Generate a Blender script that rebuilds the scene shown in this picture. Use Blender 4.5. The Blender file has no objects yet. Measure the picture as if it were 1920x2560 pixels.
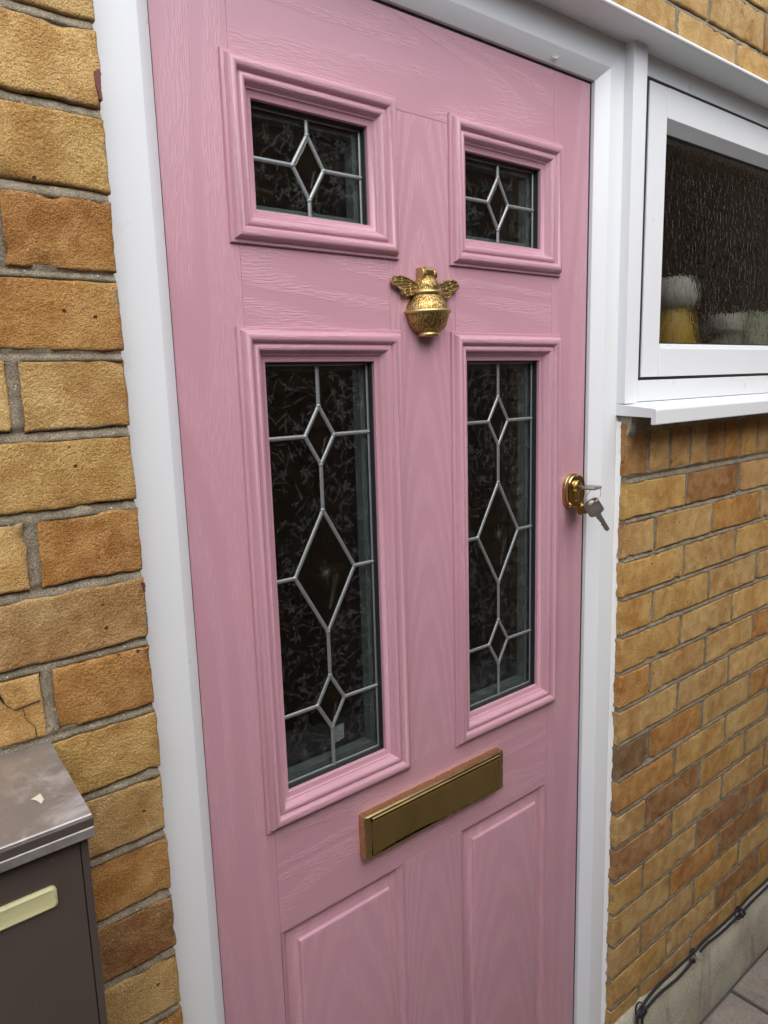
import bpy, bmesh, math, random
import numpy as np
from mathutils import Vector, Matrix, noise as mnoise

random.seed(7)
rng = np.random.default_rng(11)
SC = bpy.context.scene
COL = SC.collection
R = math.radians

# ------------------------------------------------------------------ camera
cam_d = bpy.data.cameras.new("camera")
cam = bpy.data.objects.new("camera", cam_d)
COL.objects.link(cam)
_r = Vector((.77268, -.63416, -.02845)); _d = Vector((-.1321, -.11679, -.98433)); _f = Vector((.6209, .76433, -.17401))
cam.matrix_world = Matrix(((_r.x, -_d.x, -_f.x, -.43331), (_r.y, -_d.y, -_f.y, -.80329),
                           (_r.z, -_d.z, -_f.z, 1.39146), (0, 0, 0, 1)))
cam_d.sensor_fit = 'VERTICAL'; cam_d.sensor_height = 36.0
cam_d.lens = 1839.12 / 2560 * 36.0
cam_d.clip_start = .02; cam_d.clip_end = 400
SC.camera = cam

# ------------------------------------------------------------------ world, sun, exposure
SUN_EL, SUN_DIR = R(50), Vector((-.25, -.95))
w = bpy.data.worlds.new("World"); SC.world = w; w.use_nodes = True
nt = w.node_tree; nt.nodes.clear()
sky = nt.nodes.new('ShaderNodeTexSky'); sky.sky_type = 'NISHITA'; sky.sun_disc = False
sky.sun_elevation = SUN_EL; sky.sun_rotation = math.atan2(SUN_DIR.x, SUN_DIR.y)
sky.air_density = 1.0; sky.dust_density = 2.0; sky.ozone_density = 1.0
hs = nt.nodes.new('ShaderNodeHueSaturation'); hs.inputs['Saturation'].default_value = .56
bg = nt.nodes.new('ShaderNodeBackground'); bg.inputs['Strength'].default_value = .15
wo = nt.nodes.new('ShaderNodeOutputWorld')
nt.links.new(sky.outputs[0], hs.inputs['Color']); nt.links.new(hs.outputs[0], bg.inputs[0]); nt.links.new(bg.outputs[0], wo.inputs[0])
sun_d = bpy.data.lights.new("sun", 'SUN'); sun_d.energy = .7; sun_d.angle = R(70); sun_d.color = (1, .985, .965)
sun = bpy.data.objects.new("sun", sun_d); COL.objects.link(sun)
_sd = Vector((SUN_DIR.x * math.cos(SUN_EL), SUN_DIR.y * math.cos(SUN_EL), math.sin(SUN_EL)))
sun.rotation_euler = _sd.to_track_quat('Z', 'Y').to_euler(); sun.location = (-3, -3, 5)
SC.view_settings.view_transform = 'Standard'; SC.view_settings.look = 'None'
SC.view_settings.exposure = 1.34; SC.view_settings.gamma = 1.0; SC.view_settings.use_curve_mapping = False
SC.render.engine = 'CYCLES'
SC.cycles.use_denoising = True
SC.cycles.max_bounces = 10; SC.cycles.transparent_max_bounces = 16

# ------------------------------------------------------------------ mesh builder
class MB:
    def __init__(s): s.v = []; s.f = []; s.uv = []
    def poly(s, pts, uvs=None):
        b = len(s.v); s.v += [tuple(p) for p in pts]; s.f.append(tuple(range(b, b + len(pts))))
        s.uv.append(list(uvs) if uvs else [(p[0], p[2]) for p in pts])
    def box(s, x0, x1, y0, y1, z0, z1, along='x'):
        p = lambda x, y, z: (x, y, z)
        c = [p(x0, y0, z0), p(x1, y0, z0), p(x1, y1, z0), p(x0, y1, z0), p(x0, y0, z1), p(x1, y0, z1), p(x1, y1, z1), p(x0, y1, z1)]
        b = len(s.v); s.v += c
        for q in ((0, 1, 5, 4), (1, 2, 6, 5), (2, 3, 7, 6), (3, 0, 4, 7), (4, 5, 6, 7), (3, 2, 1, 0)):
            s.f.append(tuple(b + i for i in q))
            if along == 'x': s.uv.append([(c[i][0], c[i][2] + c[i][1]) for i in q])
            else: s.uv.append([(c[i][2], c[i][0] + c[i][1]) for i in q])
    def grid(s, P, uvf=None, close_u=False):
        """P[i][j] points"""
        b = len(s.v); n = len(P); m = len(P[0])
        for row in P: s.v += [tuple(p) for p in row]
        for i in range(n - (0 if close_u else 1)):
            for j in range(m - 1):
                i2 = (i + 1) % n
                q = ((i, j), (i2, j), (i2, j + 1), (i, j + 1))
                s.f.append(tuple(b + a * m + c for a, c in q))
                s.uv.append([uvf(a, c) if uvf else (P[a][c][0], P[a][c][2]) for a, c in q])
    def tube(s, path, r, n=8, caps=True):
        path = [Vector(p) for p in path]; rings = []
        up = Vector((.3, .2, .9)).normalized()
        for i, p in enumerate(path):
            t = (path[min(i + 1, len(path) - 1)] - path[max(i - 1, 0)]).normalized()
            a = t.cross(up)
            if a.length < 1e-4: a = t.cross(Vector((1, 0, 0)))
            a.normalize(); c = t.cross(a); rr = r[i] if hasattr(r, '__len__') else r
            rings.append([p + a * (rr * math.cos(2 * math.pi * k / n)) + c * (rr * math.sin(2 * math.pi * k / n)) for k in range(n)] )
        for q in rings: q.append(q[0])
        s.grid(rings)
        if caps: s.poly(rings[0][:-1]); s.poly(rings[-1][:-1][::-1])
    def prism(s, pts, y0, y1):
        """outline of (x,z) points extruded from y0 (front) to y1 (back)"""
        n = len(pts)
        s.poly([(x, y0, z) for x, z in pts]); s.poly([(x, y1, z) for x, z in pts][::-1])
        for i in range(n):
            a, b = pts[i], pts[(i + 1) % n]
            s.poly([(a[0], y0, a[1]), (a[0], y1, a[1]), (b[0], y1, b[1]), (b[0], y0, b[1])])
    def loop(s, x0, x1, z0, z1, prof, rnd=True):
        """four mitred members; prof = [(inset, y)]; the grain runs along each member"""
        arc = [0]
        for (a, b), (c, d) in zip(prof, prof[1:]): arc.append(arc[-1] + math.hypot(c - a, d - b))
        def cor(i, y, k):
            return ((x0 + i, y, z0 + i), (x1 - i, y, z0 + i), (x1 - i, y, z1 - i), (x0 + i, y, z1 - i))[k]
        for k in range(4):
            o = random.random() * 7 if rnd else 0
            P = [[cor(i, y, k) for i, y in prof], [cor(i, y, (k + 1) % 4) for i, y in prof]]
            ax = 0 if k in (0, 2) else 2
            s.grid(P, uvf=lambda a, c, P=P, o=o, ax=ax: (P[a][c][ax] + o, arc[c] + o))
    def build(s, name, mat, parent=None, smooth=None, bevel=None, seg=2):
        me = bpy.data.meshes.new(name)
        me.from_pydata(s.v, [], s.f); me.update()
        uvl = me.uv_layers.new(name="UVMap")
        flat = [c for q in s.uv for u in q for c in u]
        uvl.data.foreach_set('uv', flat)
        bm = bmesh.new(); bm.from_mesh(me)
        bmesh.ops.remove_doubles(bm, verts=bm.verts, dist=1e-6)
        bmesh.ops.recalc_face_normals(bm, faces=bm.faces)
        bm.to_mesh(me); bm.free()
        if smooth is not None:
            me.polygons.foreach_set('use_smooth', [True] * len(me.polygons))
            me.set_sharp_from_angle(angle=R(smooth))
        me.materials.append(mat)
        o = bpy.data.objects.new(name, me); COL.objects.link(o)
        if parent is not None: child(o, parent)
        if bevel:
            m = o.modifiers.new("bevel", 'BEVEL'); m.width = bevel; m.segments = seg; m.limit_method = 'ANGLE'; m.angle_limit = R(35)
            m.harden_normals = False
        return o

BASE = {}
def child(o, parent):
    o.parent = parent
    o.matrix_parent_inverse = BASE.get(parent.name, Matrix.Identity(4)).inverted()
def thing(name, label, cat, loc, group=None):
    e = bpy.data.objects.new(name, None); COL.objects.link(e); e.location = loc; e.empty_display_size = .05
    BASE[e.name] = Matrix.Translation(loc)
    e['label'] = label; e['category'] = cat; e['kind'] = 'thing'
    if group: e['group'] = group
    return e
def tag(o, label, cat, group=None):
    o['label'] = label; o['category'] = cat; o['kind'] = 'thing'
    if group: o['group'] = group
    return o

# ------------------------------------------------------------------ materials
def mat(name):
    m = bpy.data.materials.new(name); m.use_nodes = True
    n = m.node_tree; n.nodes.clear()
    out = n.nodes.new('ShaderNodeOutputMaterial')
    return m, n, out
class N:
    """tiny node helper"""
    def __init__(s, nt): s.t = nt
    def __call__(s, typ, ins=None, **kw):
        nd = s.t.nodes.new(typ)
        for k, v in kw.items(): setattr(nd, k, v)
        for k, v in (ins or {}).items():
            if isinstance(v, bpy.types.NodeSocket): s.t.links.new(v, nd.inputs[k])
            else: nd.inputs[k].default_value = v
        return nd
    def math(s, op, a, b=None, c=None, clamp=False):
        nd = s.t.nodes.new('ShaderNodeMath'); nd.operation = op; nd.use_clamp = clamp
        for i, v in enumerate((a, b, c)):
            if v is None: continue
            if isinstance(v, bpy.types.NodeSocket): s.t.links.new(v, nd.inputs[i])
            else: nd.inputs[i].default_value = v
        return nd.outputs[0]
    def mix(s, f, a, b, blend='MIX'):
        nd = s.t.nodes.new('ShaderNodeMix'); nd.data_type = 'RGBA'; nd.blend_type = blend
        for i, v in ((0, f), (6, a), (7, b)):
            if isinstance(v, bpy.types.NodeSocket): s.t.links.new(v, nd.inputs[i])
            else: nd.inputs[i].default_value = v if i == 0 else (*v, 1)
        return nd.outputs[2]
    def ramp(s, f, lo, hi):
        return s('ShaderNodeMapRange', {'Value': f, 'From Min': lo, 'From Max': hi}, interpolation_type='SMOOTHSTEP').outputs[0]
    def noise(s, vec, scale, detail=2, rough=.5, dist=0):
        return s('ShaderNodeTexNoise', {'Vector': vec, 'Scale': scale, 'Detail': detail, 'Roughness': rough, 'Distortion': dist}).outputs[0]
    def vscale(s, vec, sc):
        return s('ShaderNodeVectorMath', {0: vec, 1: sc}, operation='MULTIPLY').outputs[0]
    def vadd(s, vec, b):
        return s('ShaderNodeVectorMath', {0: vec, 1: b}, operation='ADD').outputs[0]
    def rnd_off(s, k=13.0):
        oi = s('ShaderNodeObjectInfo')
        return oi, s('ShaderNodeCombineXYZ', {0: s.math('MULTIPLY', oi.outputs['Random'], k), 1: s.math('MULTIPLY', oi.outputs['Random'], k * 1.7), 2: s.math('MULTIPLY', oi.outputs['Random'], k * .6)}).outputs[0]

def principled(n, out, color, rough=.5, metal=0., bump=None, spec=.5):
    p = n('ShaderNodeBsdfPrincipled', {'Metallic': metal, 'Specular IOR Level': spec})
    for k, v in (('Base Color', color), ('Roughness', rough)):
        if isinstance(v, bpy.types.NodeSocket): n.t.links.new(v, p.inputs[k])
        else: p.inputs[k].default_value = (*v, 1) if k == 'Base Color' else v
    if bump: n.t.links.new(bump, p.inputs['Normal'])
    n.t.links.new(p.outputs[0], out.inputs[0])
    return p

def mk_pink(arch=False):
    m, t, out = mat("pink_cathedral_foil" if arch else "pink_woodgrain_foil"); n = N(t)
    oi, off = n.rnd_off(9)
    uv = n('ShaderNodeUVMap').outputs[0]
    uv = n.vadd(uv, off)
    if arch:                                                    # arched figure: parabolas stacked along the board
        tc = n('ShaderNodeTexCoord'); d = n.math('SUBTRACT', n('ShaderNodeSeparateXYZ', {0: tc.outputs['Generated']}).outputs[0], .5)
        zz = n('ShaderNodeSeparateXYZ', {0: tc.outputs['Object']}).outputs[2]
        ph = n.math('ADD', n.math('MULTIPLY', zz, 58), n.math('MULTIPLY', n.math('MULTIPLY', d, d), 92))
        ph = n.math('ADD', ph, n.math('MULTIPLY', n.noise(n.vscale(uv, (3.2, 13, 1)), 1, 2, .5), 9))
        band = n.math('SINE', ph)
    else:
        warp = n.noise(n.vscale(uv, (.95, 8.4, 1)), 1, 1.5, .45, .25)
        band = n.math('SINE', n.math('MULTIPLY', warp, 60))
    ragged = n.noise(n.vscale(uv, (20, 260, 1)), 1, 2, .6)
    mask = n.ramp(n.math('ADD', band, n.math('MULTIPLY', n.math('SUBTRACT', ragged, .5), 1.6)), -.65, .70)
    fine = n.noise(n.vscale(uv, (58, 470, 1)), 1, 2, .6)
    ridge = n.ramp(fine, .40, .62)
    soft = n.noise(n.vscale(uv, (12, 900, 1)), 1, 2, .5)
    h = n.math('ADD', n.math('MULTIPLY', mask, n.math('ADD', .35, n.math('MULTIPLY', ridge, .65))), n.math('MULTIPLY', soft, .22))
    bump = n('ShaderNodeBump', {'Strength': .66, 'Distance': .0006, 'Height': h}).outputs[0]
    blot = n.noise(n('ShaderNodeTexCoord').outputs['Object'], 5, 3)
    c = n.mix(n.ramp(blot, .3, .7), (.448, .238, .283), (.468, .251, .296))
    c = n.mix(n.math('MULTIPLY', n.math('MULTIPLY', mask, n.math('ADD', .35, n.math('MULTIPLY', ridge, .65))), .28), c, (.61, .365, .412))  # grain ridges lightened in colour to carry their sheen
    rough = n.math('ADD', .34, n.math('MULTIPLY', mask, .08))
    principled(n, out, c, rough, bump=bump)
    return m

def mk_white(name="white_upvc", col=(.695, .712, .716), rough=.24):
    m, t, out = mat(name); n = N(t)
    oc = n('ShaderNodeTexCoord').outputs['Object']
    dirt = n.ramp(n.noise(n.vscale(oc, (6, 6, 2.2)), 1.6, 5, .65), .52, .8)
    c = n.mix(n.math('MULTIPLY', dirt, .10), col, (.50, .47, .42))
    r = n.math('ADD', rough, n.math('MULTIPLY', n.noise(oc, 30, 3), .12))
    bump = n('ShaderNodeBump', {'Strength': .05, 'Distance': .001, 'Height': n.noise(oc, 90, 2)}).outputs[0]
    principled(n, out, c, r, bump=bump)
    return m

def mk_simple(name, col, rough=.5, metal=0., var=.12, scale=40, bumpd=0., spec=.5):
    m, t, out = mat(name); n = N(t)
    oc = n('ShaderNodeTexCoord').outputs['Object']
    nz = n.noise(oc, scale, 4, .6)
    c = n.mix(nz, tuple(x * (1 - var) for x in col), tuple(min(1, x * (1 + var)) for x in col))
    b = n('ShaderNodeBump', {'Strength': .6, 'Distance': bumpd, 'Height': nz}).outputs[0] if bumpd else None
    principled(n, out, c, n.math('ADD', rough - .05, n.math('MULTIPLY', nz, .1)), metal, b, spec)
    return m

def mk_brick():
    m, t, out = mat("rustic_yellow_brick"); n = N(t)
    oi, off = n.rnd_off(37)
    tc = n('ShaderNodeTexCoord')
    oc = n.vadd(tc.outputs['Object'], off)
    base = oi.outputs['Color']
    blot = n.noise(oc, 11, 2, .5, .4)
    dark = n.mix(1, base, (.82, .68, .52), 'MULTIPLY')
    light = n.mix(.45, base, (.60, .40, .15))
    c = n.mix(n.ramp(blot, .34, .62), dark, base)
    c = n.mix(n.math('MULTIPLY', n.ramp(n.noise(oc, 7.5, 2), .5, .75), .8), c, light)
    grain = n.noise(oc, 640, 2, .7)
    grain2 = n.noise(oc, 300, 3, .65)
    cloud = n.noise(oc, 34, 4, .62, .5)
    c = n.mix(n.ramp(cloud, .34, .66), n.mix(1, c, (.80, .74, .66), 'MULTIPLY'), n.mix(.14, c, (.80, .60, .32)))
    c = n.mix(n.ramp(grain, .36, .66), n.mix(1, c, (.78, .72, .64), 'MULTIPLY'), n.mix(.10, c, (.88, .70, .40)))
    # dark iron pits
    vor = n('ShaderNodeTexVoronoi', {'Vector': oc, 'Scale': 48, 'Randomness': 1})
    pit = n.math('MULTIPLY', n.ramp(vor.outputs['Distance'], .13, .05), n.ramp(n.noise(oc, 19, 1), .48, .58))
    c = n.mix(n.math('MULTIPLY', pit, .85), c, (.05, .028, .018))
    # mortar smears near the arrises
    g = n('ShaderNodeSeparateXYZ', {0: tc.outputs['Generated']})
    ez = n.math('ABSOLUTE', n.math('SUBTRACT', g.outputs[2], .5))
    ex = n.math('ABSOLUTE', n.math('SUBTRACT', g.outputs[0], .5))
    edge = n.math('MAXIMUM', n.ramp(ez, .40, .50), n.ramp(ex, .455, .50))
    sm = n.math('MULTIPLY', edge, n.ramp(n.noise(oc, 26, 3, .6), .52, .66))
    c = n.mix(n.math('MULTIPLY', sm, .75), c, (.20, .165, .11))
    h = n.math('ADD', n.math('MULTIPLY', grain, .5), n.math('MULTIPLY', grain2, .8))
    h = n.math('SUBTRACT', h, n.math('MULTIPLY', pit, .8))
    bump = n('ShaderNodeBump', {'Strength': 1.0, 'Distance': .0034, 'Height': h}).outputs[0]
    principled(n, out, c, .88, bump=bump, spec=.25)
    return m

def mk_mortar(name="grey_brown_mortar", col=(.33, .28, .20), bd=.002):
    m, t, out = mat(name); n = N(t)
    oc = n('ShaderNodeTexCoord').outputs['Object']
    a = n.noise(oc, 38, 4, .65); b = n.noise(oc, 600, 3, .7)
    c = n.mix(n.ramp(a, .3, .7), tuple(x * .72 for x in col), tuple(x * 1.22 for x in col))
    c = n.mix(n.ramp(b, .40, .64), n.mix(1, c, (.55, .53, .50), 'MULTIPLY'), c)
    v = n('ShaderNodeTexVoronoi', {'Vector': oc, 'Scale': 210})
    speck = n.math('MULTIPLY', n.ramp(v.outputs['Distance'], .22, .12), n.ramp(n.noise(oc, 160, 0), .60, .64))
    c = n.mix(speck, c, (.62, .57, .46))
    h = n.math('ADD', b, a)
    principled(n, out, c, .92, bump=n('ShaderNodeBump', {'Strength': .9, 'Distance': bd, 'Height': h}).outputs[0], spec=.2)
    return m

def mk_glass(name, tint=(.93, .96, .95), rough=0.0, bump=None, base=.06):
    m, t, out = mat(name); n = N(t)
    nm = None
    if bump: nm = bump(n)
    lw = n('ShaderNodeLayerWeight', {'Blend': .5})
    fr = n.math('ADD', .042, n.math('MULTIPLY', n.math('POWER', lw.outputs['Facing'], 5.0), .95))
    gl = n('ShaderNodeBsdfGlossy', {'Roughness': rough, 'Color': (1, 1, 1, 1)})
    if nm:
        t.links.new(nm, lw.inputs['Normal']); t.links.new(nm, gl.inputs['Normal'])
    tr = n('ShaderNodeBsdfTransparent', {'Color': (*tint, 1)})
    mx = n('ShaderNodeMixShader', {0: fr, 1: tr.outputs[0], 2: gl.outputs[0]})
    t.links.new(mx.outputs[0], out.inputs[0])
    return m, n, mx, nm, out

def mk_obscure():
    def bp(n):
        oc = n('ShaderNodeTexCoord').outputs['Object']
        a = n.ramp(n.noise(n.vscale(oc, (1, 1, .62)), 96, 1.5, .5, 1.0), .46, .66)
        b = n.noise(n.vscale(oc, (1, 1, .6)), 40, 1, .4, .4)
        h = n.math('ADD', n.math('MULTIPLY', a, .8), n.math('MULTIPLY', b, .35))
        return n('ShaderNodeBump', {'Strength': .24, 'Distance': .0026, 'Height': h}).outputs[0]
    m, n, mx, nm, out = mk_glass("textured_obscure_glass", (.88, .88, .85), .0, bp)
    rf = n('ShaderNodeBsdfRefraction', {'IOR': 1.25, 'Roughness': .05, 'Color': (.85, .85, .8, 1), 'Normal': nm})
    tr = mx.inputs[1].links[0].from_node
    m2 = n('ShaderNodeMixShader', {0: .78, 1: tr.outputs[0], 2: rf.outputs[0]})
    n.t.links.new(m2.outputs[0], mx.inputs[1])
    return m

def mk_etch(name, col, alpha):
    m, t, out = mat(name); n = N(t)
    d = n('ShaderNodeBsdfDiffuse', {'Color': (*col, 1)}); tr = n('ShaderNodeBsdfTransparent')
    mx = n('ShaderNodeMixShader', {0: alpha, 1: tr.outputs[0], 2: d.outputs[0]}); t.links.new(mx.outputs[0], out.inputs[0])
    return m

def mk_gold(name, col, rough, smudge=True):
    m, t, out = mat(name); n = N(t)
    oc = n('ShaderNodeTexCoord').outputs['Object']
    s = n.noise(oc, 22, 4, .6)
    sp = n.ramp(n('ShaderNodeTexVoronoi', {'Vector': oc, 'Scale': 75}).outputs['Distance'], .10, .04)
    sp = n.math('MULTIPLY', sp, n.ramp(n.noise(oc, 33, 1), .5, .6))
    c = n.mix(n.math('MULTIPLY', sp, .5 if smudge else 0), col, (.45, .38, .26))
    r = n.math('ADD', n.math('ADD', rough, n.math('MULTIPLY', n.ramp(s, .45, .75), .12)), n.math('MULTIPLY', sp, .35))
    principled(n, out, c, r, 1.0)
    return m

def mk_bee():
    m, t, out = mat("antique_brass_fur"); n = N(t)
    oc = n('ShaderNodeTexCoord').outputs['Object']
    v = n('ShaderNodeTexVoronoi', {'Vector': n.vscale(oc, (1, 1, .30)), 'Scale': 500}).outputs['Distance']
    c = n.mix(n.ramp(v, .25, .66), (.60, .43, .18), (.26, .17, .055))
    principled(n, out, c, .42, 1.0, n('ShaderNodeBump', {'Strength': .8, 'Distance': .0010, 'Height': v, }, invert=True).outputs[0])
    return m

def mk_wing():
    m, t, out = mat("antique_brass_wing"); n = N(t)
    oc = n('ShaderNodeTexCoord').outputs['Object']
    v = n('ShaderNodeTexVoronoi', {'Vector': n.vscale(oc, (.5, 1, 1.5)), 'Scale': 170}, feature='DISTANCE_TO_EDGE').outputs['Distance']
    c = n.mix(n.ramp(v, .02, .10), (.50, .36, .16), (.27, .185, .07))
    principled(n, out, c, .45, 1.0, n('ShaderNodeBump', {'Strength': 1, 'Distance': .001, 'Height': n.ramp(v, .12, .0)}).outputs[0])
    return m

def mk_steel_lid():
    m, t, out = mat("stained_steel"); n = N(t)
    oc = n('ShaderNodeTexCoord').outputs['Object']
    st = n.noise(n.vscale(oc, (13, 18, 12)), 1.0, 6, .72, .7)
    sw = n.noise(n.vscale(oc, (40, 80, 30)), 1.0, 5, .7, 1.0)
    k = n.math('MULTIPLY', n.ramp(st, .48, .72), .8)
    k = n.math('ADD', k, n.math('MULTIPLY', n.ramp(sw, .56, .74), .45), clamp=True)
    c = n.mix(k, (.43, .395, .37), (.66, .64, .62))
    r = n.math('ADD', .30, n.math('MULTIPLY', k, .35))
    principled(n, out, c, r, .75)
    return m

def mk_mailbox():
    m, t, out = mat("dark_brown_metal"); n = N(t)
    oc = n('ShaderNodeTexCoord').outputs['Object']
    a = n.noise(n.vscale(oc, (5, 5, 3)), 2, 4, .6)
    c = n.mix(a, (.078, .060, .051), (.112, .089, .076))
    sc = n.noise(n.vscale(oc, (7, 7, 190)), 1, 2, .5, .4)
    scr = n.math('MULTIPLY', n.ramp(sc, .69, .74), n.ramp(n.noise(oc, 12, 1), .55, .65))
    v = n('ShaderNodeTexVoronoi', {'Vector': oc, 'Scale': 60}).outputs['Distance']
    dust = n.math('MULTIPLY', n.ramp(v, .09, .04), n.ramp(n.noise(oc, 22, 1), .58, .64))
    c = n.mix(n.math('ADD', n.math('MULTIPLY', scr, .35), n.math('MULTIPLY', dust, .8), clamp=True), c, (.30, .26, .22))
    principled(n, out, c, n.math('ADD', .30, n.math('MULTIPLY', a, .15)), .3)
    return m

def mk_concrete(name, a, b, scale=9, bd=.003):
    m, t, out = mat(name); n = N(t)
    oc = n('ShaderNodeTexCoord').outputs['Object']
    oi, off = n.rnd_off(5)
    oc = n.vadd(oc, off)
    f = n.noise(oc, scale, 6, .68, .6); g = n.noise(oc, 210, 3, .7)
    st = n.noise(n.vscale(oc, (8, 8, 3)), 1.6, 5, .7, .8)
    c = n.mix(n.ramp(f, .3, .7), a, b)
    c = n.mix(n.math('MULTIPLY', n.ramp(st, .52, .74), .55), c, tuple(x * .42 for x in a))
    c = n.mix(n.ramp(g, .3, .7), n.mix(1, c, (.74, .73, .70), 'MULTIPLY'), c)
    principled(n, out, c, .8, bump=n('ShaderNodeBump', {'Strength': .8, 'Distance': bd, 'Height': n.math('ADD', f, n.math('MULTIPLY', g, .5))}).outputs[0], spec=.3)
    return m

def mk_far_brick(name="brown_far_brickwork", k=1.0):
    m, t, out = mat(name); n = N(t)
    oc = n('ShaderNodeTexCoord').outputs['Object']
    s = n('ShaderNodeSeparateXYZ', {0: oc})
    vec = n('ShaderNodeCombineXYZ', {0: s.outputs[0], 1: s.outputs[2], 2: 0.0}).outputs[0]
    b = n('ShaderNodeTexBrick', {'Vector': vec, 'Color1': (.20 * k, .115 * k, .06 * k, 1), 'Color2': (.28 * k, .17 * k, .09 * k, 1), 'Mortar': (.10, .085, .07, 1), 'Scale': 1.0, 'Mortar Size': .007, 'Mortar Smooth': .1, 'Bias': 0.0, 'Brick Width': .225, 'Row Height': .075})
    c = n.mix(n.noise(oc, 9, 3), n.mix(1, b.outputs[0], (.7, .7, .7), 'MULTIPLY'), b.outputs[0])
    principled(n, out, c, .9, bump=n('ShaderNodeBump', {'Strength': .8, 'Distance': .006, 'Height': b.outputs['Fac']}, invert=True).outputs[0], spec=.2)
    return m

PINK = mk_pink(); PINKA = mk_pink(True); WHITE = mk_white(); WHITE2 = mk_white("white_trim_pvc", (.705, .722, .722), .30)
BRICK = mk_brick(); MORTAR = mk_mortar(); CREAM = mk_mortar("cream_bedding_mortar", (.46, .41, .30), .003)
BLACK = mk_simple("black_rubber", (.012, .012, .014), .5, var=.2)
LEAD = mk_simple("lead_came", (.25, .268, .258), .40, .55, .12, 120)
GLASS = mk_glass("clear_glass")[0]
OBSC = mk_obscure()
ETCH = mk_etch("etched_leaf", (.31, .35, .35), .062)
CUT = mk_etch("cut_star", (.5, .5, .48), .14)
STICK = mk_etch("grey_sticker", (.42, .45, .45), .35)
GOLD = mk_gold("polished_brass", (.60, .43, .16), .06)
GOLDL = mk_gold('lacquered_brass', (.50, .37, .15), .12)
GOLDR = mk_gold("satin_brass", (.56, .42, .20), .26, False)
BEE = mk_bee(); WING = mk_wing(); BEES = mk_gold("antique_brass_smooth", (.54, .40, .17), .38, False)
NICKEL = mk_simple("nickel_plate", (.36, .315, .28), .36, .88, .12, 300)
STAMP = mk_simple("worn_stamp_fill", (.52, .48, .44), .5, .3)
STEEL = mk_steel_lid(); BOXM = mk_mailbox()
PLATE = mk_simple("cream_plastic", (.50, .47, .25), .28, 0, .12, 30)
SPACER = mk_simple("spacer_aluminium", (.075, .092, .088), .5, .3, .2, 60)
SILI = mk_simple("white_sealant", (.80, .80, .78), .45, 0, .05, 90, .001)
CONC = mk_concrete("painted_plinth_concrete", (.36, .33, .25), (.52, .49, .38), 8)
PAVE = mk_concrete("grey_brown_paving", (.24, .20, .165), (.36, .31, .26), 6)
GROUND = mk_concrete("ground_concrete", (.13, .115, .10), (.2, .18, .155), 3)
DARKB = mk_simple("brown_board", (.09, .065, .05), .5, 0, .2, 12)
DARKW = mk_simple("room_dimness", (.02, .017, .015), .9, 0, .2, 3)  # near-black colour holds the darkness of the unlit room
FAR = mk_far_brick(k=.7); FARH = mk_far_brick('house_far_brickwork', 1.5)
CABLE = mk_simple("black_cable", (.016, .016, .018), .38, 0, .3, 80)
CRACK_SHADE = mk_simple("crack_shadow", (.05, .035, .02), .95)  # dark colour standing in for the shade inside the cracks
REDP = mk_simple("dark_red_paint", (.13, .028, .02), .6, 0, .4, 160, .0008)
YEL = mk_simple("yellow_plastic", (.42, .26, .015), .4); GRY = mk_simple("pale_grey_plastic", (.36, .37, .38), .4); PALE = mk_simple("pale_card", (.36, .39, .33), .7)

# ------------------------------------------------------------------ brick walls
def axis(L, c=.0045):
    """grid lines along one brick edge: dense at both arrises"""
    e = [0, .0011, .0026, c]
    n = max(2, int(round((L - 2 * c) / .0085)))
    return e + [c + (L - 2 * c) * k / n for k in range(1, n)] + [L - x for x in reversed(e)]
def brick_mesh(L, H, seed, D=.05):
    xs, zs = axis(L), axis(H)
    mb = MB(); P = []
    def nz(x, z, f, k=0): return mnoise.noise(Vector((x * f + seed * 3.7, z * f - seed * 1.3, k + seed * .77)))
    for i, x in enumerate(xs):
        row = []
        for j, z in enumerate(zs):
            e = min(x, L - x, z, H - z); r = .0032
            dy = r - math.sqrt(max(0, r * r - max(0, r - e) ** 2)) if e < r else 0
            chip = max(0, nz(x, z, 48, 5) - .30) * .022 * max(0, 1 - e / .009)
            y = dy * .75 + nz(x, z, 60) * .0009 + nz(x, z, 14, 2) * .0012 + chip
            k = max(0, 1 - e / .012)
            px = x - L / 2 + (nz(x, z, 34, 1) * .0018 + nz(x, z, 150, 6) * .0012) * k
            pz = z - H / 2 + (nz(x, z, 34, 3) * .0022 + nz(x, z, 150, 7) * .0012) * k
            row.append((px, y, pz))
        P.append(row)
    mb.grid(P)
    n, m = len(xs), len(zs)
    per = [P[i][0] for i in range(n)] + [P[n - 1][j] for j in range(1, m)] + [P[i][m - 1] for i in range(n - 2, -1, -1)] + [P[0][j] for j in range(m - 2, 0, -1)]
    back = [(x, y + .012, z) for x, y, z in per]; back2 = [(x, D, z) for x, y, z in per]
    per.append(per[0]); back.append(back[0]); back2.append(back2[0])
    mb.grid([per, back, back2])
    o = mb.build("brick_tmp", BRICK, smooth=48)
    me = o.data; bpy.data.objects.remove(o); me.name = "brick"
    return me
_cache = {}
def brick(L, H, variants):
    k = (round(L, 4), round(H, 4)); lst = _cache.setdefault(k, [])
    if len(lst) < variants:
        lst.append(brick_mesh(L, H, len(lst) + 17 * len(_cache))); return lst[-1]
    return random.choice(lst)
TONES = dict(p=(.58, .395, .150), t=(.49, .328, .128), g=(.50, .315, .092), o=(.43, .205, .038), b=(.27, .115, .030), r=(.29, .135, .048), d=(.17, .085, .035), k=(.46, .29, .12))
def tone(c, k=1.0):
    r, g, b = TONES[c]; s = k * random.uniform(.93, 1.07); h = random.uniform(-.03, .03)
    return (r * s, g * s * (1 + h), b * s * (1 + 2 * h), 1)

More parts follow.
